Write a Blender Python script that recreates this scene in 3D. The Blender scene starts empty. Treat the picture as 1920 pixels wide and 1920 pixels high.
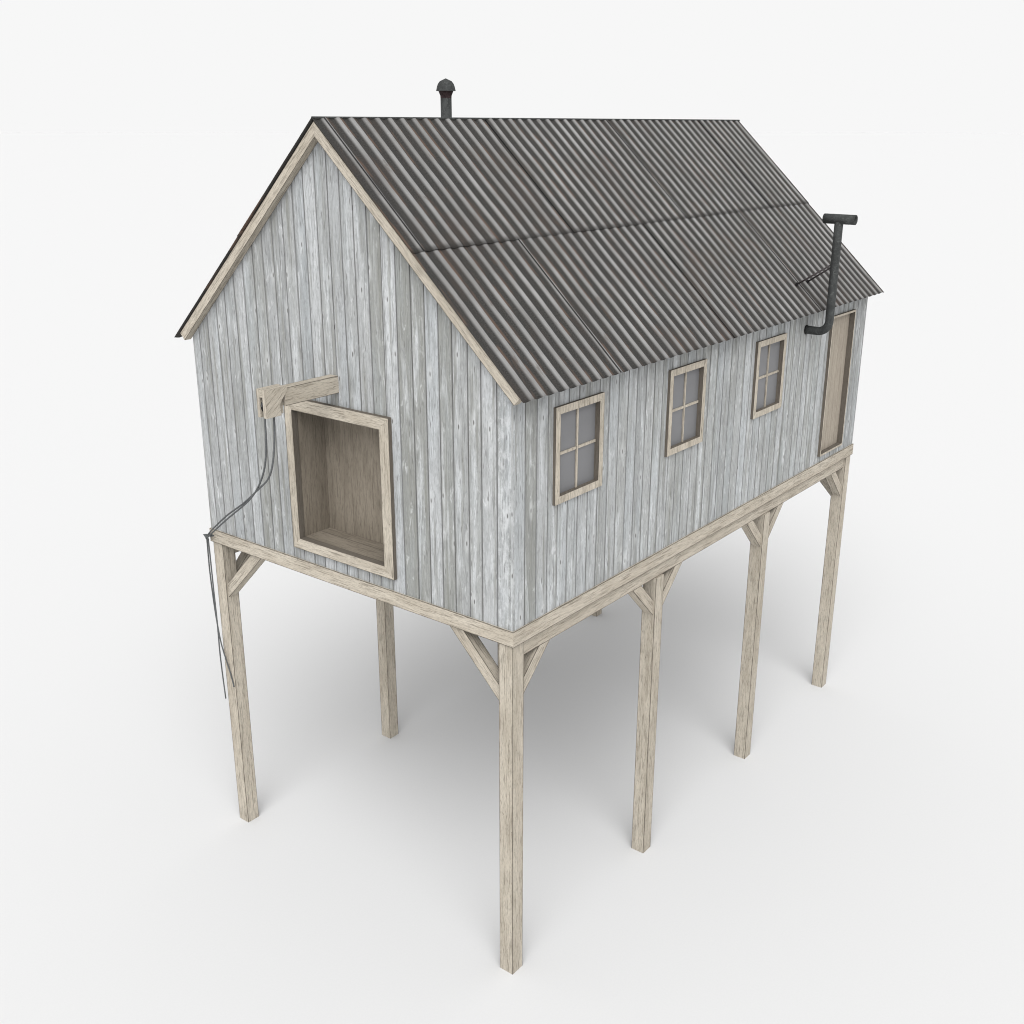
import bpy, math, random
from mathutils import Vector
random.seed(7)
S = bpy.context.scene
C = S.collection

# ------------------------------------------------------------------ dimensions (metres)
L, W = 9.024, 5.0                 # sill outer length (x) and width (y)
PI_, PW = 0.024, 0.187            # post inset and thickness
ZS, ZT = 4.236, 4.412             # sill bottom / top
WK = 0.0175                       # wall face inset from the sill face
POSTX = [PI_, 2.893, 5.880, L - PI_ - PW]
ZR = 9.412                        # ridge of the metal
GX, EX = 0.099, 0.1995            # metal overhang at gables / eaves
ZE = 6.893                        # metal height at the eaves
RUN = W / 2 + EX
TAN = (ZR - ZE) / RUN
ANG = math.atan(TAN); COS, SIN = math.cos(ANG), math.sin(ANG)
SL = RUN / COS                    # slope length
RT = 0.048                        # vertical distance from metal to timber top
def roofz(y): return ZR - abs(y - W / 2) * TAN

# ------------------------------------------------------------------ node helpers
class NT:
    def __init__(s, name):
        s.m = bpy.data.materials.new(name); s.m.use_nodes = True
        s.t = s.m.node_tree; s.n = s.t.nodes; s.l = s.t.links
        s.b = s.n['Principled BSDF']
    def new(s, k, **kw):
        x = s.n.new(k)
        for a, v in kw.items(): setattr(x, a, v)
        return x
    def put(s, sock, v):
        if isinstance(v, bpy.types.NodeSocket): s.l.new(v, sock)
        elif v is not None:
            if isinstance(v, (tuple, list)) and len(v) == 3 and sock.type == 'RGBA': v = (*v, 1)
            sock.default_value = v
    def math(s, op, a, b=None, c=None, clamp=False):
        x = s.new('ShaderNodeMath', operation=op, use_clamp=clamp)
        s.put(x.inputs[0], a); s.put(x.inputs[1], b)
        if c is not None: s.put(x.inputs[2], c)
        return x.outputs[0]
    def vec(s, x, y, z=0.0):
        n = s.new('ShaderNodeCombineXYZ')
        s.put(n.inputs[0], x); s.put(n.inputs[1], y); s.put(n.inputs[2], z)
        return n.outputs[0]
    def noise(s, v, scale=1.0, detail=3.0, rough=.55, dist=0.0):
        n = s.new('ShaderNodeTexNoise'); s.put(n.inputs['Vector'], v)
        n.inputs['Scale'].default_value = scale; n.inputs['Detail'].default_value = detail
        n.inputs['Roughness'].default_value = rough; n.inputs['Distortion'].default_value = dist
        return n.outputs['Fac']
    def step(s, v, a, b, lo=0.0, hi=1.0, smooth=True):
        n = s.new('ShaderNodeMapRange'); n.interpolation_type = 'SMOOTHSTEP' if smooth else 'LINEAR'
        s.put(n.inputs['Value'], v)
        for k, q in (('From Min', a), ('From Max', b), ('To Min', lo), ('To Max', hi)): s.put(n.inputs[k], q)
        return n.outputs[0]
    def mix(s, f, a, b, mode='MIX'):
        n = s.new('ShaderNodeMix', data_type='RGBA', blend_type=mode)
        s.put(n.inputs[0], f); s.put(n.inputs[6], a); s.put(n.inputs[7], b)
        return n.outputs[2]
    def attr(s, name, out='Fac'):
        n = s.new('ShaderNodeAttribute'); n.attribute_name = name
        return n.outputs[out]
    def uv(s, name='uv'):
        n = s.new('ShaderNodeUVMap'); n.uv_map = name
        x = s.new('ShaderNodeSeparateXYZ'); s.l.new(n.outputs[0], x.inputs[0])
        return x.outputs[0], x.outputs[1]
    def bump(s, h, strength=.3, dist=.004):
        n = s.new('ShaderNodeBump'); n.inputs['Strength'].default_value = strength
        n.inputs['Distance'].default_value = dist; s.put(n.inputs['Height'], h)
        s.l.new(n.outputs[0], s.b.inputs['Normal'])

def edge_shade_dirt(t, width):
    """painted occlusion shade and joint grime along the long arrises of a board (uv2.y = 0..1 across, fw = width in m)"""
    _, vn = t.uv('edge')
    d = t.math('MULTIPLY', t.math('MINIMUM', vn, t.math('SUBTRACT', 1.0, vn)), t.attr('fw'))
    return t.step(d, 0.0, t.math('MINIMUM', width, t.math('MULTIPLY', t.attr('fw'), .075)), 1.0, 0.0)

# ------------------------------------------------------------------ materials
def wood(name, base, dark, warm, edge=.90, gscale=1.0, contrast=1.0):
    t = NT(name); u, v = t.uv()
    r = t.attr('rnd')
    off = t.math('MULTIPLY', r, 37.0)
    g1 = t.noise(t.vec(t.math('MULTIPLY', u, 3.6 * gscale), t.math('MULTIPLY', v, 78 * gscale), off), 1, 4, .62, .35)
    g2 = t.noise(t.vec(t.math('MULTIPLY', u, 16.0 * gscale), t.math('MULTIPLY', v, 210 * gscale), off), 1, 2, .6)
    g3 = t.noise(t.vec(t.math('MULTIPLY', u, 1.4), t.math('MULTIPLY', v, 7), off), 1, 3, .55, .4)
    blot = t.noise(t.vec(t.math('MULTIPLY', u, 7), t.math('MULTIPLY', v, 22), off), 1, 3, .6, .6)
    cr = t.noise(t.vec(t.math('MULTIPLY', u, 1.1), t.math('MULTIPLY', v, 24), t.math('ADD', off, 9.0)), 1, 2, .5, 1.2)
    crack = t.step(t.math('ABSOLUTE', t.math('SUBTRACT', cr, .5)), 0.0, .011, 1.0, 0.0)
    crackm = t.step(t.noise(t.vec(t.math('MULTIPLY', u, 2.2), t.math('MULTIPLY', v, 9), off), 1, 1, .5), .52, .62)
    col = t.mix(t.step(g3, .36, .66), base, warm)
    col = t.mix(t.math('MULTIPLY', t.step(g1, .50, .66), .66 * contrast), col, dark)
    col = t.mix(t.math('MULTIPLY', t.step(g2, .50, .68), .55 * contrast), col, dark)
    col = t.mix(t.math('MULTIPLY', t.step(blot, .55, .72), .16), col, dark)
    col = t.mix(t.math('MULTIPLY', t.math('MULTIPLY', crack, crackm), .7 * contrast), col, tuple(c * .35 for c in dark))
    col = t.mix(t.math('MULTIPLY', edge_shade_dirt(t, .010), edge), col, tuple(c * .30 for c in dark))  # occlusion lines at board edges, painted into the colour
    col = t.mix(t.math('MULTIPLY', t.attr('mottle_shade'), .82), col, (.085, .072, .06))     # recess shade painted on frame sides, over dark edge grain
    tone = t.step(r, 0.0, 1.0, .94, 1.05, False)
    hs = t.new('ShaderNodeHueSaturation'); t.put(hs.inputs['Value'], tone); t.put(hs.inputs['Color'], col)
    t.put(t.b.inputs['Base Color'], hs.outputs[0])
    t.b.inputs['Roughness'].default_value = .85; t.b.inputs['Specular IOR Level'].default_value = .12
    t.bump(t.math('ADD', g1, t.math('MULTIPLY', g2, .6)), .35, .003)
    return t.m

M_TIMBER = wood('weathered_tan_timber', (.585, .530, .445), (.160, .139, .112), (.50, .447, .368))
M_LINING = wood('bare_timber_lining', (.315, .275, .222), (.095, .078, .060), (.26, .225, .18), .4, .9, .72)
M_DOOR = wood('tan_door_boards', (.41, .362, .300), (.22, .19, .155), (.37, .325, .27), .3, 1.15, .9)

def siding():
    t = NT('weathered_grey_painted_boards'); u, v = t.uv(); r = t.attr('rnd'); mo = t.attr('mottle_shade')
    off = t.math('MULTIPLY', r, 61.0)
    sp = t.new('ShaderNodeValToRGB'); t.put(sp.inputs[0], r)
    e = sp.color_ramp.elements
    e[0].position = 0; e[0].color = (.38, .395, .395, 1); e[1].position = 1; e[1].color = (.50, .515, .515, 1)
    for p, c in ((.12, (.50, .515, .52)), (.28, (.40, .412, .405)), (.42, (.545, .565, .575)), (.56, (.365, .38, .385)),
                 (.72, (.475, .49, .485)), (.86, (.33, .337, .308))):
        x = e.new(p); x.color = (*c, 1)
    col = sp.outputs[0]
    # bleached paint patches, long vertical
    a = t.noise(t.vec(t.math('MULTIPLY', u, .75), t.math('MULTIPLY', v, 7.5), off), 1, 4, .6, .5)
    col = t.mix(t.math('MULTIPLY', t.step(a, .50, .68), .80), col, (.665, .695, .71))
    # small bright flecks
    a2 = t.noise(t.vec(t.math('MULTIPLY', u, 4.2), t.math('MULTIPLY', v, 15), off), 1, 3, .6, 1.0)
    col = t.mix(t.math('MULTIPLY', t.step(a2, .55, .74), .62), col, (.80, .82, .83))
    # greenish brown stain strips
    b = t.noise(t.vec(t.math('MULTIPLY', u, .55), t.math('MULTIPLY', v, 14), t.math('ADD', off, 5.0)), 1, 3, .55, .3)
    col = t.mix(t.math('MULTIPLY', t.step(b, .52, .68), .72), col, (.285, .285, .245))
    # bluish zones
    bl = t.noise(t.vec(t.math('MULTIPLY', u, .5), t.math('MULTIPLY', v, 3.0), off), 1, 2, .5)
    col = t.mix(t.math('MULTIPLY', t.step(bl, .48, .68), .35), col, (.47, .525, .56))
    # grain
    g = t.noise(t.vec(t.math('MULTIPLY', u, 3.2), t.math('MULTIPLY', v, 95), off), 1, 4, .62, .2)
    col = t.mix(t.math('MULTIPLY', t.step(g, .50, .65), .58), col, (.18, .182, .175))
    g2 = t.noise(t.vec(t.math('MULTIPLY', u, 14.0), t.math('MULTIPLY', v, 230), off), 1, 2, .6)
    col = t.mix(t.math('MULTIPLY', t.step(g2, .51, .67), .46), col, (.19, .192, .185))
    g4 = t.noise(t.vec(t.math('MULTIPLY', u, 11.0), t.math('MULTIPLY', v, 26), off), 1, 3, .6, .8)
    col = t.mix(t.math('MULTIPLY', t.step(g4, .52, .70), .38), col, (.26, .27, .27))
    # short splits and knots
    vo = t.new('ShaderNodeTexVoronoi'); vo.feature = 'F1'; vo.voronoi_dimensions = '2D'
    t.put(vo.inputs['Vector'], t.vec(t.math('ADD', t.math('MULTIPLY', u, 1.5), off), t.math('MULTIPLY', v, 5.2))); vo.inputs['Scale'].default_value = 1
    sz = t.new('ShaderNodeSeparateColor'); t.put(sz.inputs[0], vo.outputs['Color'])
    keep = t.step(sz.outputs[0], .60, .64)
    kn = t.math('MULTIPLY', t.step(vo.outputs['Distance'], .022, .055, 1, 0), keep)
    halo = t.math('MULTIPLY', t.step(vo.outputs['Distance'], .06, .26, 1, 0), keep)
    col = t.mix(t.math('MULTIPLY', halo, .35), col, (.72, .74, .74))
    col = t.mix(t.math('MULTIPLY', kn, .78), col, (.075, .065, .055))
    vo2 = t.new('ShaderNodeTexVoronoi'); vo2.feature = 'F1'; vo2.voronoi_dimensions = '2D'; vo2.inputs['Scale'].default_value = 1
    t.put(vo2.inputs['Vector'], t.vec(t.math('ADD', t.math('MULTIPLY', u, 4.0), off), t.math('MULTIPLY', v, 30)))
    s2 = t.new('ShaderNodeSeparateColor'); t.put(s2.inputs[0], vo2.outputs['Color'])
    sl = t.math('MULTIPLY', t.step(vo2.outputs['Distance'], .08, .20, 1, 0), t.step(s2.outputs[1], .86, .88))
    col = t.mix(t.math('MULTIPLY', sl, .62), col, (.13, .12, .11))
    # rough mottled board
    mm = t.noise(t.vec(t.math('MULTIPLY', u, 9), t.math('MULTIPLY', v, 14), 2.0), 1, 5, .7, .3)
    col = t.mix(t.math('MULTIPLY', mo, t.step(mm, .48, .62, 0, .62)), col, (.66, .68, .69))
    mm2 = t.noise(t.vec(t.math('MULTIPLY', u, 2.5), t.math('MULTIPLY', v, 12), 7.0), 1, 5, .7, .3)
    col = t.mix(t.math('MULTIPLY', mo, t.step(mm2, .50, .64, 0, .60)), col, (.25, .265, .27))
    col = t.mix(t.math('MULTIPLY', edge_shade_dirt(t, .013), .82), col, (.19, .19, .18))
    hs = t.new('ShaderNodeHueSaturation'); t.put(hs.inputs['Color'], col)
    hs.inputs['Value'].default_value = .95; hs.inputs['Saturation'].default_value = .66
    t.put(t.b.inputs['Base Color'], hs.outputs[0])
    t.b.inputs['Roughness'].default_value = .9; t.b.inputs['Specular IOR Level'].default_value = .1
    t.bump(t.math('ADD', g, t.math('MULTIPLY', g2, .5)), .3, .003)
    return t.m
M_SIDING = siding()

def metal_roof():
    t = NT('rusty_corrugated_metal'); u, v = t.uv()          # u along the eave, v down the slope (m)
    P = 2.57 / 13.5
    sg = t.math('MULTIPLY', t.math('SUBTRACT', t.math('FRACT', t.math('ADD', t.attr('phase'), .5)), .5), 5.2)   # signed side of the crest
    w1 = t.noise(t.vec(t.math('MULTIPLY', u, 3.1), t.math('MULTIPLY', v, 1.7), 1.0), 1, 4, .62, .3)
    jag = t.noise(t.vec(t.math('MULTIPLY', u, 9.0), t.math('MULTIPLY', v, 5.5), 4.0), 1, 5, .7, .6)
    wob = t.math('ADD', t.math('MULTIPLY', t.math('SUBTRACT', w1, .5), .55), t.math('MULTIPLY', t.math('SUBTRACT', jag, .5), .45))
    # painted crest light, pan shade and wear: soft on one flank, ragged on the other
    softf = t.step(t.math('ADD', sg, t.math('MULTIPLY', wob, .25)), -1.75, -.55)
    hardf = t.step(t.math('ADD', sg, t.math('MULTIPLY', wob, .85)), .42, .62, 1, 0)
    crest = t.math('MULTIPLY', softf, hardf)
    grime = t.noise(t.vec(t.math('MULTIPLY', u, 1.1), t.math('MULTIPLY', v, .9), 8.0), 1, 3, .6)
    spk = t.noise(t.vec(t.math('MULTIPLY', u, 60), t.math('MULTIPLY', v, 60), 2.0), 1, 3, .65)
    dark = t.mix(t.step(spk, .35, .68), (.034, .0328, .031), (.060, .0575, .0535))
    dark = t.mix(t.step(grime, .50, .68, 0, .6), dark, (.060, .048, .041))
    lite = t.mix(t.step(w1, .35, .65), (.345, .341, .337), (.285, .279, .272))
    lite = t.mix(t.step(spk, .45, .75, 0, .35), lite, (.19, .185, .18))
    col = t.mix(t.math('MULTIPLY', crest, t.step(grime, .30, .62, 1, .70)), dark, lite)
    # rust along the ragged flank and in the pans
    ru = t.noise(t.vec(t.math('MULTIPLY', u, 5.0), t.math('MULTIPLY', v, 1.5), 12.0), 1, 4, .65, .5)
    flank = t.math('MULTIPLY', t.step(t.math('ADD', sg, t.math('MULTIPLY', wob, .85)), .30, .62), t.step(sg, 1.3, 2.5, 1, 0))
    rust = t.math('MULTIPLY', flank, t.step(ru, .49, .61))
    col = t.mix(t.math('MULTIPLY', rust, .75), col, (.140, .092, .068))
    ru2 = t.noise(t.vec(t.math('MULTIPLY', u, 11.0), t.math('MULTIPLY', v, 2.2), 31.0), 1, 5, .7, .4)
    col = t.mix(t.step(ru2, .57, .70, 0, .45), col, (.088, .064, .050))
    # grime band where the upper row laps on the lower one
    lap = t.math('MULTIPLY', t.step(v, 1.74, 1.81), t.step(v, 1.822, 1.828, 1, 0))
    col = t.mix(t.math('MULTIPLY', lap, .55), col, (.032, .030, .028))
    # grime crease beside every sheet joint
    d = t.attr('seam')
    col = t.mix(t.step(d, .004, .016, .9, 0), col, (.010, .010, .010))
    fl = t.noise(t.vec(t.math('MULTIPLY', u, 75), t.math('MULTIPLY', v, 75), 5.0), 1, 1, .5)
    col = t.mix(t.step(fl, .80, .83, 0, .5), col, (.3, .3, .3))
    t.put(t.b.inputs['Base Color'], col)
    t.b.inputs['Metallic'].default_value = 0; t.b.inputs['Roughness'].default_value = .72
    t.b.inputs['Specular IOR Level'].default_value = .18
    return t.m
M_ROOF = metal_roof()

def pipe_mat():
    t = NT('dark_sooty_iron')
    tc = t.new('ShaderNodeTexCoord'); o = tc.outputs['Object']
    n1 = t.noise(o, 9, 5, .62, .8); n2 = t.noise(o, 42, 4, .65, .4); n3 = t.noise(o, 5.5, 3, .6, 2.2)
    col = t.mix(t.step(n1, .35, .68), (.036, .038, .0375), (.062, .066, .065))
    col = t.mix(t.step(n2, .55, .75, 0, .5), col, (.095, .102, .098))
    col = t.mix(t.step(t.math('ABSOLUTE', t.math('SUBTRACT', n3, .5)), 0, .012, .45, 0), col, (.16, .165, .16))
    t.put(t.b.inputs['Base Color'], col); t.b.inputs['Roughness'].default_value = .7
    t.b.inputs['Specular IOR Level'].default_value = .25
    return t.m
M_PIPE = pipe_mat()

def plain(name, col, rough=.8, spec=.2, amp=.12, scale=6):
    t = NT(name); tc = t.new('ShaderNodeTexCoord'); n = t.noise(tc.outputs['Object'], scale, 4, .6)
    t.put(t.b.inputs['Base Color'], t.mix(t.step(n, .3, .7), tuple(c * (1 - amp) for c in col), tuple(c * (1 + amp) for c in col)))
    t.b.inputs['Roughness'].default_value = rough; t.b.inputs['Specular IOR Level'].default_value = spec
    return t.m
M_GLASS = plain('dusty_grey_glass', (.200, .200, .206), .55, .3, .03, 2)
M_ROPE = plain('dark_grey_cord', (.125, .130, .132), .85, .1, .15, 40)
M_BLACK = plain('black_iron', (.016, .015, .016), .7, .2, .1, 20)
M_ROD = plain('rusted_iron_rod', (.055, .046, .048), .6, .3, .3, 30)
M_RED = plain('rust_red_collar', (.050, .034, .035), .8, .1, .35, 25)

def ground_mat():
    t = NT('white_studio_floor')
    tc = t.new('ShaderNodeTexCoord')
    n = t.noise(tc.outputs['Object'], 38, 3, .7)
    g = GROUND
    t.put(t.b.inputs['Base Color'], t.mix(t.step(n, .3, .7), (g * .992,) * 3, (g * 1.008,) * 3))
    t.b.inputs['Roughness'].default_value = 1; t.b.inputs['Specular IOR Level'].default_value = 0
    return t.m
GROUND = .767

# ------------------------------------------------------------------ mesh builder
class MB:
    def __init__(s): s.v = []; s.f = []; s.uv = []; s.ed = []; s.fw = []; s.rn = []; s.mo = []
    def face(s, pts, grain, rnd, mottle_shade=0.0):
        pts = [Vector(p) for p in pts]
        n = Vector((0, 0, 0))
        for i in range(len(pts)):
            n += pts[i].cross(pts[(i + 1) % len(pts)])
        if n.length < 1e-12: return
        n.normalize(); g = Vector(grain) - n * n.dot(Vector(grain))
        if g.length < .3: g = n.orthogonal()
        g.normalize(); c = n.cross(g)
        us = [p.dot(g) for p in pts]; vs = [p.dot(c) for p in pts]
        lo, hi = min(vs), max(vs); w = max(hi - lo, 1e-5)
        b = len(s.v); s.v += [tuple(p) for p in pts]; s.f.append(tuple(range(b, b + len(pts))))
        s.uv += list(zip(us, vs)); s.ed += [(0, (x - lo) / w) for x in vs]; s.fw.append(w); s.rn.append(rnd); s.mo.append(mottle_shade)
    def prism(s, poly, ext, grain, rnd=None, mottle_shade=0.0, side=None):
        """poly: 3D loop, ext: extrusion vector"""
        if rnd is None: rnd = random.random()
        ext = Vector(ext); a = [Vector(p) for p in poly]
        n = Vector((0, 0, 0))
        for i in range(len(a)): n += a[i].cross(a[(i + 1) % len(a)])
        if n.dot(ext) > 0: a.reverse()
        b = [p + ext for p in a]; k = len(a)
        s.face(a, grain, rnd, mottle_shade); s.face(list(reversed(b)), grain, rnd, mottle_shade)
        for i in range(k):
            j = (i + 1) % k
            s.face([a[j], a[i], b[i], b[j]], grain, rnd, mottle_shade if side is None else side)
    def box(s, x0, x1, y0, y1, z0, z1, grain=None, rnd=None):
        if grain is None:
            d = (x1 - x0, y1 - y0, z1 - z0); k = d.index(max(d)); grain = [(1, 0, 0), (0, 1, 0), (0, 0, 1)][k]
        s.prism([(x0, y0, z0), (x1, y0, z0), (x1, y1, z0), (x0, y1, z0)], (0, 0, z1 - z0), grain, rnd)
    def build(s, name, mat, parent=None, base=(0, 0, 0)):
        me = bpy.data.meshes.new(name); B = Vector(base)
        me.from_pydata([tuple(Vector(p) - B) for p in s.v], [], s.f)
        u = me.uv_layers.new(name='uv'); e = me.uv_layers.new(name='edge')
        for i, q in enumerate(s.uv): u.data[i].uv = q
        for i, q in enumerate(s.ed): e.data[i].uv = q
        for nm, arr in (('fw', s.fw), ('rnd', s.rn), ('mottle_shade', s.mo)):
            a = me.attributes.new(nm, 'FLOAT', 'FACE'); a.data.foreach_set('value', arr)
        me.materials.append(mat); me.update()
        o = bpy.data.objects.new(name, me); C.objects.link(o); o.parent = parent
        o['_b'] = tuple(base)
        pb = Vector(parent['_b']) if parent is not None and '_b' in parent else Vector((0, 0, 0))
        o.location = B - pb
        return o

def obj_raw(name, verts, faces, mat, parent, base=(0, 0, 0), smooth=False, attrs=None, uv=None):
    me = bpy.data.meshes.new(name); B = Vector(base)
    me.from_pydata([tuple(Vector(p) - B) for p in verts], [], faces)
    if uv is not None:
        l = me.uv_layers.new(name='uv')
        for lp in me.loops: l.data[lp.index].uv = uv[lp.vertex_index]
    for nm, arr in (attrs or {}).items():
        a = me.attributes.new(nm, 'FLOAT', 'POINT'); a.data.foreach_set('value', arr)
    me.materials.append(mat)
    if smooth: me.polygons.foreach_set('use_smooth', [True] * len(me.polygons))
    me.update()
    o = bpy.data.objects.new(name, me); C.objects.link(o); o.parent = parent
    o['_b'] = tuple(base)
    pb = Vector(parent['_b']) if parent is not None and '_b' in parent else Vector((0, 0, 0))
    o.location = B - pb
    return o

def tube(points, r, seg=20, inner=None, cap=True):
    """swept tube; inner radius gives open hollow ends"""
    P = [Vector(p) for p in points]; V = []; F = []
    T = []
    for i in range(len(P)):
        a = P[max(i - 1, 0)]; b = P[min(i + 1, len(P) - 1)]; T.append((b - a).normalized())
    n = T[0].orthogonal().normalized(); rings = []
    for i, p in enumerate(P):
        n = (n - T[i] * n.dot(T[i])).normalized(); b = T[i].cross(n)
        ring = []
        for k in range(seg):
            a = 2 * math.pi * k / seg; ring.append(len(V)); V.append(p + (n * math.cos(a) + b * math.sin(a)) * r)
        rings.append((ring, n.copy(), b.copy()))
    for i in range(len(rings) - 1):
        A, B = rings[i][0], rings[i + 1][0]
        for k in range(seg): F.append((A[k], A[(k + 1) % seg], B[(k + 1) % seg], B[k]))
    if inner is None:
        if cap: F.append(tuple(reversed(rings[0][0]))); F.append(tuple(rings[-1][0]))
    else:
        R2 = []
        for i, p in enumerate(P):
            _, n, b = rings[i]; ring = []
            for k in range(seg):
                a = 2 * math.pi * k / seg; ring.append(len(V)); V.append(p + (n * math.cos(a) + b * math.sin(a)) * inner)
            R2.append(ring)
        for i in range(len(R2) - 1):
            A, B = R2[i], R2[i + 1]
            for k in range(seg): F.append((A[(k + 1) % seg], A[k], B[k], B[(k + 1) % seg]))
        for o_, i_, fl in ((rings[0][0], R2[0], False), (rings[-1][0], R2[-1], True)):
            for k in range(seg):
                q = (o_[k], i_[k], i_[(k + 1) % seg], o_[(k + 1) % seg])
                F.append(q if not fl else tuple(reversed(q)))
    return V, F

def lathe(prof, cx, cy, seg=24):
    V = []; F = []
    for r, z in prof:
        for k in range(seg):
            a = 2 * math.pi * k / seg; V.append((cx + r * math.cos(a), cy + r * math.sin(a), z))
    for i in range(len(prof) - 1):
        for k in range(seg):
            a, b = i * seg + k, i * seg + (k + 1) % seg; F.append((a, b, b + seg, a + seg))
    F.append(tuple(range(seg - 1, -1, -1))); F.append(tuple(range((len(prof) - 1) * seg, len(prof) * seg)))
    return V, F

def smooth_path(pts, n=8):
    P = [Vector(p) for p in pts]; out = []
    for i in range(len(P) - 1):
        p0 = P[max(i - 1, 0)]; p1 = P[i]; p2 = P[i + 1]; p3 = P[min(i + 2, len(P) - 1)]
        for k in range(n):
            t = k / n
            out.append(.5 * ((2 * p1) + (p2 - p0) * t + (2 * p0 - 5 * p1 + 4 * p2 - p3) * t * t + (3 * p1 - p0 - 3 * p2 + p3) * t ** 3))
    out.append(P[-1]); return out

# ------------------------------------------------------------------ the house
house = bpy.data.objects.new('stilt_cabin', None); C.objects.link(house)
HB = (L / 2, W / 2, 0); house.location = HB; house['_b'] = HB
house['label'] = 'grey plank gabled cabin with dark corrugated roof standing on tall tan timber posts'
house['category'] = 'cabin'

# ---- posts with braces
def brace(parent, px, py, axis, sgn, ztop, drop=.53, thick=.20):
    """45 degree knee brace from a post face up to the timber above; axis 0 = x, 1 = y"""
    m = MB(); tw = .132
    if axis == 0:
        x0 = px + PW if sgn > 0 else px; ya = py + (PW - tw) / 2; e = .012 * sgn
        pts = [(x0 - e, ztop - drop - .012), (x0 - e, ztop - drop + thick - .012),
               (x0 + sgn * (drop - thick), ztop), (x0 + sgn * drop, ztop)]
        poly = [(a, ya, z) for a, z in pts]; m.prism(poly, (0, tw, 0), (sgn, 0, 1))
    else:
        y0 = py + PW if sgn > 0 else py; xa = px + (PW - tw) / 2; e = .012 * sgn
        pts = [(y0 - e, ztop - drop - .012), (y0 - e, ztop - drop + thick - .012),
               (y0 + sgn * (drop - thick), ztop), (y0 + sgn * drop, ztop)]
        poly = [(xa, a, z) for a, z in pts]; m.prism(poly, (tw, 0, 0), (0, sgn, 1))
    return m.build('brace', M_TIMBER, parent, (px, py, 0))

ZB = 4.045                                     # underside of the long beam
for side in (0, 1):
    py = PI_ if side == 0 else W - PI_ - PW
    for i, px in enumerate(POSTX):
        end = i in (0, 3)
        m = MB(); top = ZS if end else ZB
        m.box(px, px + PW, py, py + PW, 0, top, (0, 0, 1))
        post = m.build('post', M_TIMBER, house, (px, py, 0))
        if i > 0: brace(post, px, py, 0, -1, ZB, .50)
        if i < 3: brace(post, px, py, 0, 1, ZB, .50)
        if end: brace(post, px, py, 1, 1 if side == 0 else -1, ZS, .74 if side == 0 else .76)
    by = PI_ + .030 if side == 0 else W - PI_ - PW + .02
    m = MB(); m.box(PI_ + PW, L - PI_ - PW, by, by + .137, ZB, ZS, (1, 0, 0))
    m.build('beam', M_TIMBER, house, (L / 2, by, ZB))

# ---- sills: mitred boards round the floor
ST = .15
def sill(a, b, c, d):
    m = MB(); m.prism([(p[0], p[1], ZS) for p in (a, b, c, d)], (0, 0, ZT - ZS), (b[0] - a[0], b[1] - a[1], 0))
    m.build('sill', M_TIMBER, house, ((a[0] + b[0]) / 2, (a[1] + b[1]) / 2, ZS))
sill((0, 0), (L, 0), (L - ST, ST), (ST, ST))
sill((0, W), (0, 0), (ST, ST), (ST, W - ST))
sill((L, 0), (L, W), (L - ST, W - ST), (L - ST, ST))
sill((L, W), (0, W), (ST, W - ST), (L - ST, W - ST))
m = MB()
for k in range(20):
    y0 = ST + (W - 2 * ST) * k / 20; m.box(ST, L - ST, y0 + .003, y0 + (W - 2 * ST) / 20 - .003, ZS + .06, ZT - .03, (1, 0, 0))
m.build('floor', M_LINING, house, (L / 2, W / 2, ZS))

# ---- plank walls
TH, GAP = .026, .0085
def plank_wall(edges, z0, ztop, holes, mp, nrm, mott=()):
    """edges: plank borders along the wall; holes: (a0,a1,z0,z1); mp(a, depth, z) -> world point"""
    m = MB()
    for i in range(len(edges) - 1):
        a0, a1 = edges[i] + GAP / 2, edges[i + 1] - GAP / 2
        if i == 0: a0 = edges[i]
        if i == len(edges) - 2: a1 = edges[i + 1]
        rnd = random.random(); mo = 1.0 if i in mott else 0.0; dep = random.uniform(0, .0035)
        cuts = sorted({a0, a1} | {h[k] for h in holes for k in (0, 1) if a0 < h[k] < a1} | ({W / 2} if ztop is roof_in and a0 < W / 2 < a1 else set()))
        for c0, c1 in zip(cuts, cuts[1:]):
            mid = (c0 + c1) / 2
            hs = sorted((h[2], h[3]) for h in holes if h[0] < mid < h[1])
            segs = []; zc = z0
            for q0, q1 in hs:
                segs.append((zc, q0)); zc = q1
            segs.append((zc, None))
            for s0, s1 in segs:
                t0 = ztop(c0) if s1 is None else s1; t1 = ztop(c1) if s1 is None else s1
                m.prism([mp(c0, dep, s0), mp(c1, dep, s0), mp(c1, dep, t1), mp(c0, dep, t0)],
                        Vector(nrm) * -(TH - dep), (0, 0, 1), rnd, mo)
    # backing boards closing the joints
    cuts = sorted({edges[0] + .03, edges[-1] - .03} | {h[k] for h in holes for k in (0, 1)} | ({W / 2} if ztop is roof_in else set()))
    for c0, c1 in zip(cuts, cuts[1:]):
        mid = (c0 + c1) / 2; hs = sorted((h[2], h[3]) for h in holes if h[0] < mid < h[1]); segs = []; zc = z0
        for q0, q1 in hs: segs.append((zc, q0)); zc = q1
        segs.append((zc, None))
        for s0, s1 in segs:
            t0 = ztop(c0) if s1 is None else s1; t1 = ztop(c1) if s1 is None else s1
            m.prism([mp(c0, TH - .012, s0), mp(c1, TH - .012, s0), mp(c1, TH - .012, t1), mp(c0, TH - .012, t0)], Vector(nrm) * -.02, (0, 0, 1), .9)
    return m
def roof_in(y): return roofz(y) - .060
def flat_top(a): return roofz(WK) - .060

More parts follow.
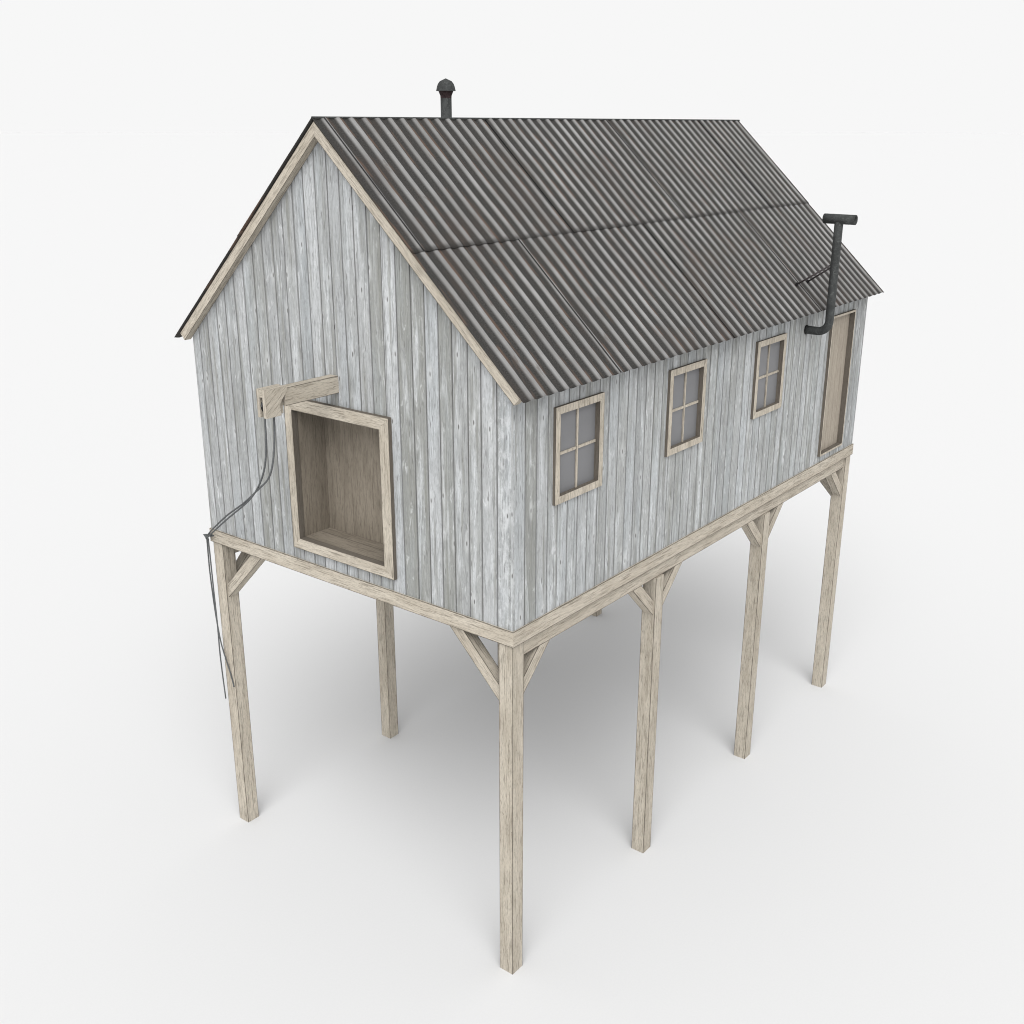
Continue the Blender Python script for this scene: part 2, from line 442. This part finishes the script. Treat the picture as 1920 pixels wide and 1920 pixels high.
def spread(a, b, pitch, jit):
    n = round((b - a) / pitch); r = [a]
    for i in range(1, n): r.append(a + (b - a) * i / n + random.uniform(-jit, jit))
    r.append(b); return r
gable_edges = [WK, .22, .420, .589, .789, .965, 1.146, 1.328, 1.526, 1.72, 1.909, 2.097, 2.281, 2.457, 2.638, 2.826, 3.008,
               3.19, 3.374, 3.561, 3.736, 3.927, 4.105, 4.297, 4.474, 4.666, 4.845, W - WK]
long_edges = [WK, .212, .403, .594, .769, .95, 1.134, 1.321, 1.513, 1.702, 1.891, 2.082, 2.267, 2.459, 2.639, 2.823, 3.022, 3.205, 3.385]
long_edges += spread(3.385, L - WK, .187, .012)[1:]

HATCH = (1.804, 3.194, 4.704, 6.270); HATCH_O = (1.655, 3.317, 4.568, 6.42)
WINS = [(.678, 1.558), (2.932, 3.805), (5.174, 6.053)]
WZ = (5.610, 6.652); FWD = .083
DOOR = (7.597, 8.468, 4.522, 6.672)
hole_long = [(a + .04, b - .04, WZ[0] + .04, WZ[1] - .04) for a, b in WINS] + [(DOOR[0] + .014, DOOR[1] - .014, DOOR[2] + .014, DOOR[3] - .014)]
hole_g = [(HATCH_O[0] + .05, HATCH_O[1] - .05, HATCH_O[2] + .05, HATCH_O[3] - .05)]

m = plank_wall(gable_edges, ZT - .01, roof_in, hole_g, lambda a, d, z: (WK + d, a, z), (-1, 0, 0), mott=(0,))
m.build('gable_wall', M_SIDING, house, (WK, W / 2, ZT))
m = plank_wall(long_edges, ZT - .01, flat_top, hole_long, lambda a, d, z: (a, WK + d, z), (0, -1, 0))
m.build('side_wall', M_SIDING, house, (L / 2, WK, ZT))
m = plank_wall(gable_edges, ZT - .01, roof_in, [], lambda a, d, z: (L - WK - d, a, z), (1, 0, 0))
m.build('gable_wall', M_SIDING, house, (L - WK, W / 2, ZT))
m = plank_wall(long_edges, ZT - .01, flat_top, [], lambda a, d, z: (a, W - WK - d, z), (0, 1, 0))
m.build('side_wall', M_SIDING, house, (L / 2, W - WK, ZT))

# ---- mitred frames
def frame(mp, o, inn, front, back, grain_all=None, rn=None):
    """o / inn: (a0,a1,z0,z1) outer and inner rectangles, mp(a,d,z)"""
    m = MB()
    O = [(o[0], o[2]), (o[1], o[2]), (o[1], o[3]), (o[0], o[3])]; I = [(inn[0], inn[2]), (inn[1], inn[2]), (inn[1], inn[3]), (inn[0], inn[3])]
    for k in range(4):
        j = (k + 1) % 4
        p = [mp(O[k][0], front, O[k][1]), mp(O[j][0], front, O[j][1]), mp(I[j][0], front, I[j][1]), mp(I[k][0], front, I[k][1])]
        ext = Vector(mp(0, back, 0)) - Vector(mp(0, front, 0))
        g = grain_all or (Vector(p[1]) - Vector(p[0]))
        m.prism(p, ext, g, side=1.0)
    return m

lp = lambda a, d, z: (a, d, z)
for a, b in WINS:
    w = bpy.data.objects.new('window', None); C.objects.link(w); w.parent = house
    wb = ((a + b) / 2, 0, WZ[0]); w['_b'] = wb; w.location = Vector(wb) - Vector(HB)
    inn = (a + FWD, b - FWD, WZ[0] + .080, WZ[1] - .080)
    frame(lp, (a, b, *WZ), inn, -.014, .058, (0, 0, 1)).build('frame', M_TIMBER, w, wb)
    m = MB(); m.box(a + .045, b - .045, .046, .056, WZ[0] + .045, WZ[1] - .045)
    m.v = [(x, y, z) for x, y, z in m.v]; m.build('pane', M_GLASS, w, wb)
    cx = (a + b) / 2 + .010; cz = (WZ[0] + WZ[1]) / 2
    m = MB(); m.box(cx - .0135, cx + .0135, .030, .0455, inn[2], inn[3], (0, 0, 1)); m.build('muntin', M_TIMBER, w, wb)
    m = MB(); m.box(inn[0], cx - .0137, .031, .0455, cz - .014, cz + .014, (0, 0, 1)); m.box(cx + .0137, inn[1], .031, .0455, cz - .014, cz + .014, (0, 0, 1))
    m.build('muntin', M_TIMBER, w, wb)

# ---- plank door
d = bpy.data.objects.new('door', None); C.objects.link(d); d.parent = house
db = ((DOOR[0] + DOOR[1]) / 2, 0, DOOR[2]); d['_b'] = db; d.location = Vector(db) - Vector(HB)
din = (DOOR[0] + .030, DOOR[1] - .030, DOOR[2] + .030, DOOR[3] - .030)
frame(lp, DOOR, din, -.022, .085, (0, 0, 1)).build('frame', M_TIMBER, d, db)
m = MB()
nb = 5
for k in range(nb):
    x0 = DOOR[0] + .018 + (DOOR[1] - DOOR[0] - .036) * k / nb; x1 = DOOR[0] + .018 + (DOOR[1] - DOOR[0] - .036) * (k + 1) / nb
    m.box(x0 + .0006, x1 - .0006, .062, .082, DOOR[2] + .018, DOOR[3] - .018, (0, 0, 1), .5 + .04 * k)
m.build('leaf', M_DOOR, d, db)

# ---- loading hatch in the gable
gp = lambda a, dd, z: (dd, a, z)
h = bpy.data.objects.new('loading_hatch', None); C.objects.link(h); h.parent = house
hb = (0, (HATCH[0] + HATCH[1]) / 2, HATCH[2]); h['_b'] = hb; h.location = Vector(hb) - Vector(HB)
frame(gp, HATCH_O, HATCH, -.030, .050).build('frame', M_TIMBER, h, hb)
DP = .455
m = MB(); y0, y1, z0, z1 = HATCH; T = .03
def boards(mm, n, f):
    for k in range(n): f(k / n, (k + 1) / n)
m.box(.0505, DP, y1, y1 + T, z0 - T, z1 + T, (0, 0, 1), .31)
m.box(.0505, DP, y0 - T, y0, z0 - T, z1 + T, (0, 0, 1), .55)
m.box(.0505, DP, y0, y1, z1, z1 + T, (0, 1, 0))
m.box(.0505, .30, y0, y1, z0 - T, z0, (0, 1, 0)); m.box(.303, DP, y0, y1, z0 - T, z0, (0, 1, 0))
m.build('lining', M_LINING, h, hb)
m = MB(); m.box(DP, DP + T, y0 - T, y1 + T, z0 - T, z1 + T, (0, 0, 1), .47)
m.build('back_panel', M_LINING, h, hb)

# ---- hoist beam with slotted head
hoist = bpy.data.objects.new('hoist_beam', None); C.objects.link(hoist); hoist.parent = house
ob = (WK, 2.5, 6.66); hoist['_b'] = ob; hoist.location = Vector(ob) - Vector(HB)
m = MB(); m.box(-.735, WK + .05, 2.4405, 2.568, 6.570, 6.759, (1, 0, 0), .5); m.build('arm', M_TIMBER, hoist, ob)
m = MB(); xa, xb = -1.0, -.735
def cheek(yA, yB, r):
    m.prism([(xa, yA, 6.485), (xb - .065, yA, 6.485), (xb - .085, yA, 6.60), (xb + .035, yA, 6.745), (xb + .015, yA, 6.783), (xa, yA, 6.782)], (0, yB - yA, 0), (1, 0, .75), r)
cheek(2.434, 2.482, .35); cheek(2.528, 2.572, .7)
m.box(xa, xa + .020, 2.482, 2.528, 6.695, 6.782, (0, 1, 0), .2)
m.box(xa + .020, xb + .0, 2.482, 2.528, 6.735, 6.782, (1, 0, 0), .2)
m.box(xb - .05, xb - .001, 2.482, 2.528, 6.49, 6.734, (0, 0, 1), .2)
m.build('head', M_TIMBER, hoist, ob)
V, F = tube([(-.905, 2.485, 6.60), (-.905, 2.525, 6.60)], .088, 28)
obj_raw('pulley', V, F, M_BLACK, hoist, ob)

# ---- roof
roof = bpy.data.objects.new('roof', None); C.objects.link(roof); roof.parent = house
rb = (L / 2, W / 2, ZR); roof['_b'] = rb; roof.location = Vector(rb) - Vector(HB)
PITCH = 2.57 / 13.5; AMP = .0085; LAPV = 1.82; PH0 = .062
X0, X1 = -GX, L + GX
def metal(side):
    V = []; F = []; UV = []; SG = []; SE = []
    up = Vector((0, -SIN * (1 if side == 0 else -1), COS)); dn = Vector((0, -COS * (1 if side == 0 else -1), -SIN))
    R0 = Vector((0, W / 2, ZR - .004))
    for row in (0, 1):
        joint = .06 if row == 0 else 1.573
        xs = [joint + 2.57 * k for k in range(-1, 5)]
        bounds = [X0] + [x for x in xs if X0 + .05 < x < X1 - .05] + [X1]
        v0, v1 = (0.0, LAPV) if row == 0 else (LAPV - .10, SL)
        for bi in range(len(bounds) - 1):
            a, b = bounds[bi], bounds[bi + 1]
            bb = b + (.06 if bi < len(bounds) - 2 else 0)          # tucks under the next sheet
            n = max(3, int((bb - a) / PITCH * 14)); nv = 26
            base = len(V)
            rnd = random.uniform(-.5, .5)
            for i in range(n + 1):
                x = a + (bb - a) * i / n
                for j in range(nv + 1):
                    vv = v0 + (v1 - v0) * j / nv
                    wob = .004 * math.sin(vv * 2.6 + x * 1.3 + rnd * 9) + .0025 * math.sin(vv * 7.1 + x * 4.0)
                    c = math.cos(2 * math.pi * (x + wob - PH0) / PITCH)
                    off = AMP * c - AMP
                    lift = .006 * (1 - (x - a) / (bb - a)) if bi > 0 else 0.0
                    if row == 0: off += .001 + .003 * (vv / v1)
                    else: off -= .003
                    q = R0 + dn * vv + up * (off + lift); q.x = x
                    V.append(q); UV.append((x, vv)); pass
                    SG.append((x + wob - PH0) / PITCH)
                    SE.append(min([abs(x - s - .002) for s in bounds[1:-1]] + [1.0]))
            for i in range(n):
                for j in range(nv):
                    k = base + i * (nv + 1) + j
                    q = (k, k + nv + 1, k + nv + 2, k + 1)
                    F.append(q if side == 1 else tuple(reversed(q)))
    # keep attribute continuous inside a cell: duplicate handled by dense sampling
    me = obj_raw('metal_sheeting', V, F, M_ROOF, roof, rb, True, {'phase': SG, 'seam': SE}, UV)
    so = me.modifiers.new('thickness', 'SOLIDIFY'); so.thickness = .004; so.offset = -1
    return me
metal(0); metal(1)
V, F = tube([(X0 + .004, W / 2, ZR - .009), (X1 - .004, W / 2, ZR - .009)], .011, 10)
obj_raw('ridge_roll', V, F, M_PIPE, roof, rb, True)
# unseen timber deck added below the sheets to block light
m = MB(); zt = ZR - .075
for s in (0, 1):
    ye = .03 if s == 0 else W - .03
    m.prism([(.02, W / 2, zt), (.02, ye, roofz(ye) - .075), (.02, ye, roofz(ye) - .11), (.02, W / 2, zt - .035)], (L - .04, 0, 0), (1, 0, 0))
m.build('light_block_deck', M_LINING, roof, rb)
# rake boards (barge boards) on both gables
def rake(xf, xb_, s):
    sg = -1 if s == 0 else 1
    dn = Vector((0, sg * COS, -SIN)); pn = Vector((0, -sg * SIN, -COS))
    top = Vector((xf, W / 2, ZR - .043)); wid = .110
    e = 3.555 + (.05 if s == 0 else 0.0)
    low = Vector((xf, W / 2, ZR - .043 - wid / COS))
    tb = top + dn * e; lb = tb + pn * wid
    m = MB(); m.prism([top, tb, lb, low], (xb_ - xf, 0, 0), dn)
    m.build('rake_board', M_TIMBER, roof, rb)
for s in (0, 1):
    rake(-.075, WK - .0005, s); rake(L + .075, L - WK + .0005, s)

# ---- chimney behind the ridge
ch = bpy.data.objects.new('chimney', None); C.objects.link(ch); ch.parent = house
CX, CY = 2.733, 3.2; cb = (CX, CY, 8.75); ch['_b'] = cb; ch.location = Vector(cb) - Vector(HB)
V, F = tube([(CX, CY, 8.66), (CX, CY, 9.655)], .068, 20); obj_raw('flue', V, F, M_PIPE, ch, cb, True)
V, F = lathe([(.0685, 9.640), (.0695, 9.668), (.092, 9.722), (.090, 9.727)], CX, CY, 20); obj_raw('collar', V, F, M_RED, ch, cb)
V, F = lathe([(.121, 9.723), (.117, 9.735), (.108, 9.775), (.096, 9.805), (.072, 9.835), (.038, 9.850), (.003, 9.866)], CX, CY, 14)
obj_raw('cap', V, F, M_PIPE, ch, cb)

# ---- vent pipe on the side wall
vp = bpy.data.objects.new('vent_pipe', None); C.objects.link(vp); vp.parent = house
PX, PY = 6.741, -.312; vb = (PX, WK, 6.598); vp['_b'] = vb; vp.location = Vector(vb) - Vector(HB)
R = .0585; br = .155; path = [(PX, WK + .04, 6.598), (PX, WK - .06, 6.598)]
for k in range(0, 11):
    a = k / 10 * math.pi / 2
    path.append((PX, PY + br - br * math.sin(a), 6.598 + br - br * math.cos(a)))
path += [(PX, PY, 7.2), (PX, PY, 7.8), (PX, PY, 8.10)]
V, F = tube(path, R, 24); obj_raw('pipe', V, F, M_PIPE, vp, vb, True)
V, F = tube([(PX, WK - .012, 6.598), (PX, WK + .003, 6.598)], R + .008, 24); obj_raw('flange', V, F, M_BLACK, vp, vb)
V, F = tube([(PX, PY - .232, 8.132), (PX, PY - .05, 8.132), (PX, PY + .05, 8.132), (PX, PY + .212, 8.132)], .066, 28, .056)
o = obj_raw('crosspiece', V, F, M_PIPE, vp, vb, False)
for p in o.data.polygons: p.use_smooth = abs(p.normal.y) < .5
for (rx, ry, rz, tz) in ((6.615, .17, 7.235, 7.555), (6.975, .17, 7.235, 7.52)):
    V, F = tube([(rx, ry, rz - .01), (PX, PY, tz)], .0115, 10); ro = obj_raw('stay_rod', V, F, M_ROD, vp, vb, True)
    V, F = tube([(rx, ry, rz - .02), (rx + .002, ry - .02, rz + .018)], .022, 10)
    obj_raw('bracket', V, F, M_BLACK, vp, vb)

# ---- cleat on the sill corner
m = MB()
m.prism([(-.055, 5.03, 4.290), (-.055, 4.965, 4.318), (-.055, 4.86, 4.345), (-.055, 4.86, 4.362), (-.055, 4.965, 4.352), (-.055, 5.075, 4.325)], (.018, 0, 0), (0, 1, 0))
m.box(-.038, .0, 4.945, 4.985, 4.315, 4.345)
V, F = m.v, m.f
obj_raw('rope_cleat', V, F, M_ROPE, house, (0, 4.97, 4.32))

# ---- the rope (one line through the pulley, both strands tied off at the cleat, two tails)
RV, RF = [], []
def strand(pts, r, n=5):
    V, F = tube(smooth_path(pts, n), r, 8); b = len(RV)
    RV.extend(V); RF.extend(tuple(i + b for i in f) for f in F)
strand([(-.965, 2.505, 6.60), (-.968, 2.505, 6.468), (-.949, 2.54, 6.209), (-.904, 2.64, 5.935), (-.79, 2.90, 5.64), (-.633, 3.312, 5.32), (-.35, 4.114, 4.842), (-.12, 4.80, 4.42), (-.062, 4.955, 4.325)], .0102)
strand([(-.845, 2.505, 6.60), (-.850, 2.505, 6.457), (-.865, 2.505, 6.227), (-.881, 2.535, 5.982), (-.842, 2.68, 5.756), (-.734, 3.026, 5.52), (-.56, 3.52, 5.217), (-.335, 4.157, 4.863), (-.135, 4.759, 4.483), (-.068, 4.965, 4.335)], .0102)
arc = [(-.905 + .088 * math.cos(a), 2.505, 6.60 + .088 * math.sin(a)) for a in [math.pi * k / 8 for k in range(9)]]
strand(arc, .0075, 2)
strand([(-.066, 4.95, 4.34), (-.072, 4.99, 4.300), (-.030, 5.005, 4.262), (-.066, 4.965, 4.30), (-.072, 4.945, 4.345)], .0105, 6)
strand([(-.068, 4.985, 4.33), (-.050, 5.006, 4.25), (-.030, 5.040, 3.806), (-.028, 5.016, 3.30), (-.022, 4.981, 2.92), (-.012, 4.945, 2.689), (.010, 4.862, 2.36), (.012, 4.812, 2.161)], .0092)
strand([(-.066, 4.975, 4.33), (-.046, 4.982, 4.23), (-.028, 4.999, 3.577), (-.026, 4.993, 3.073), (-.026, 4.998, 2.558), (-.025, 4.969, 1.947)], .0092)
rope = obj_raw('rope', RV, RF, M_ROPE, None, (-.9, 2.5, 6.5), True)
rope['label'] = 'dark grey rope slung from hoist beam to cabin corner with two hanging tails'
rope['category'] = 'rope'

# ---- clean helper keys
for o in bpy.data.objects:
    if '_b' in o: del o['_b']

# ------------------------------------------------------------------ ground
R_ = 1500
me = bpy.data.meshes.new('ground'); n = 96
vs = [(0, 0, 0)] + [(R_ * math.cos(2 * math.pi * k / n), R_ * math.sin(2 * math.pi * k / n), 0) for k in range(n)]
me.from_pydata(vs, [], [(0, 1 + k, 1 + (k + 1) % n) for k in range(n)])
me.materials.append(ground_mat())
g = bpy.data.objects.new('ground', me); C.objects.link(g); g.location = (L / 2, W / 2, 0); g['kind'] = 'structure'

# ------------------------------------------------------------------ studio dome light
w = bpy.data.worlds.new('World'); S.world = w; w.use_nodes = True
nt = w.node_tree; bg = nt.nodes['Background']
tc = nt.nodes.new('ShaderNodeTexCoord'); 
# even white surround, dimmer above, with one broad soft box high behind the camera
HOR, MID, KEY, TILT, AZ, EDGE = .930, .60, 5.45, .725, .644, .848
sx = nt.nodes.new('ShaderNodeSeparateXYZ'); nt.links.new(tc.outputs['Generated'], sx.inputs[0])
mr = nt.nodes.new('ShaderNodeMapRange'); mr.interpolation_type = 'SMOOTHSTEP'
mr.inputs['From Min'].default_value = .10; mr.inputs['From Max'].default_value = .40
mr.inputs['To Min'].default_value = HOR; mr.inputs['To Max'].default_value = MID
nt.links.new(sx.outputs[2], mr.inputs['Value'])
dp = nt.nodes.new('ShaderNodeVectorMath'); dp.operation = 'DOT_PRODUCT'
nt.links.new(tc.outputs['Generated'], dp.inputs[0])
dp.inputs[1].default_value = (-math.sin(TILT) * math.cos(AZ), -math.sin(TILT) * math.sin(AZ), math.cos(TILT))
mk = nt.nodes.new('ShaderNodeMapRange'); mk.interpolation_type = 'SMOOTHSTEP'
mk.inputs['From Min'].default_value = EDGE; mk.inputs['From Max'].default_value = 1.0
mk.inputs['To Min'].default_value = 0; mk.inputs['To Max'].default_value = KEY
nt.links.new(dp.outputs['Value'], mk.inputs['Value'])
ad = nt.nodes.new('ShaderNodeMath'); ad.operation = 'ADD'
nt.links.new(mr.outputs[0], ad.inputs[0]); nt.links.new(mk.outputs[0], ad.inputs[1])
bg.inputs['Color'].default_value = (1, 1, 1, 1); nt.links.new(ad.outputs[0], bg.inputs['Strength'])

# ------------------------------------------------------------------ camera
cam = bpy.data.cameras.new('camera'); co = bpy.data.objects.new('camera', cam); C.objects.link(co)
from mathutils import Matrix
r = Vector((.618617158, -.785692343, .000595445)); u = Vector((.26161255, .2066959, .94278082)); dd = Vector((.74085875, .58306462, -.33341261))
co.matrix_world = Matrix(((r.x, u.x, -dd.x, -8.02540644), (r.y, u.y, -dd.y, -6.29849504), (r.z, u.z, -dd.z, 9.33700611), (0, 0, 0, 1)))
cam.sensor_width = 36; cam.lens = 38.5188; cam.clip_end = 4000; cam.clip_start = .1
S.camera = co
S.render.engine = 'CYCLES'; S.cycles.max_bounces = 8; S.cycles.diffuse_bounces = 1; S.cycles.filter_width = 1.05
S.view_settings.view_transform = 'Standard'; S.view_settings.look = 'None'; S.view_settings.exposure = 0; S.view_settings.gamma = 1
S.render.resolution_x = S.render.resolution_y = 1024
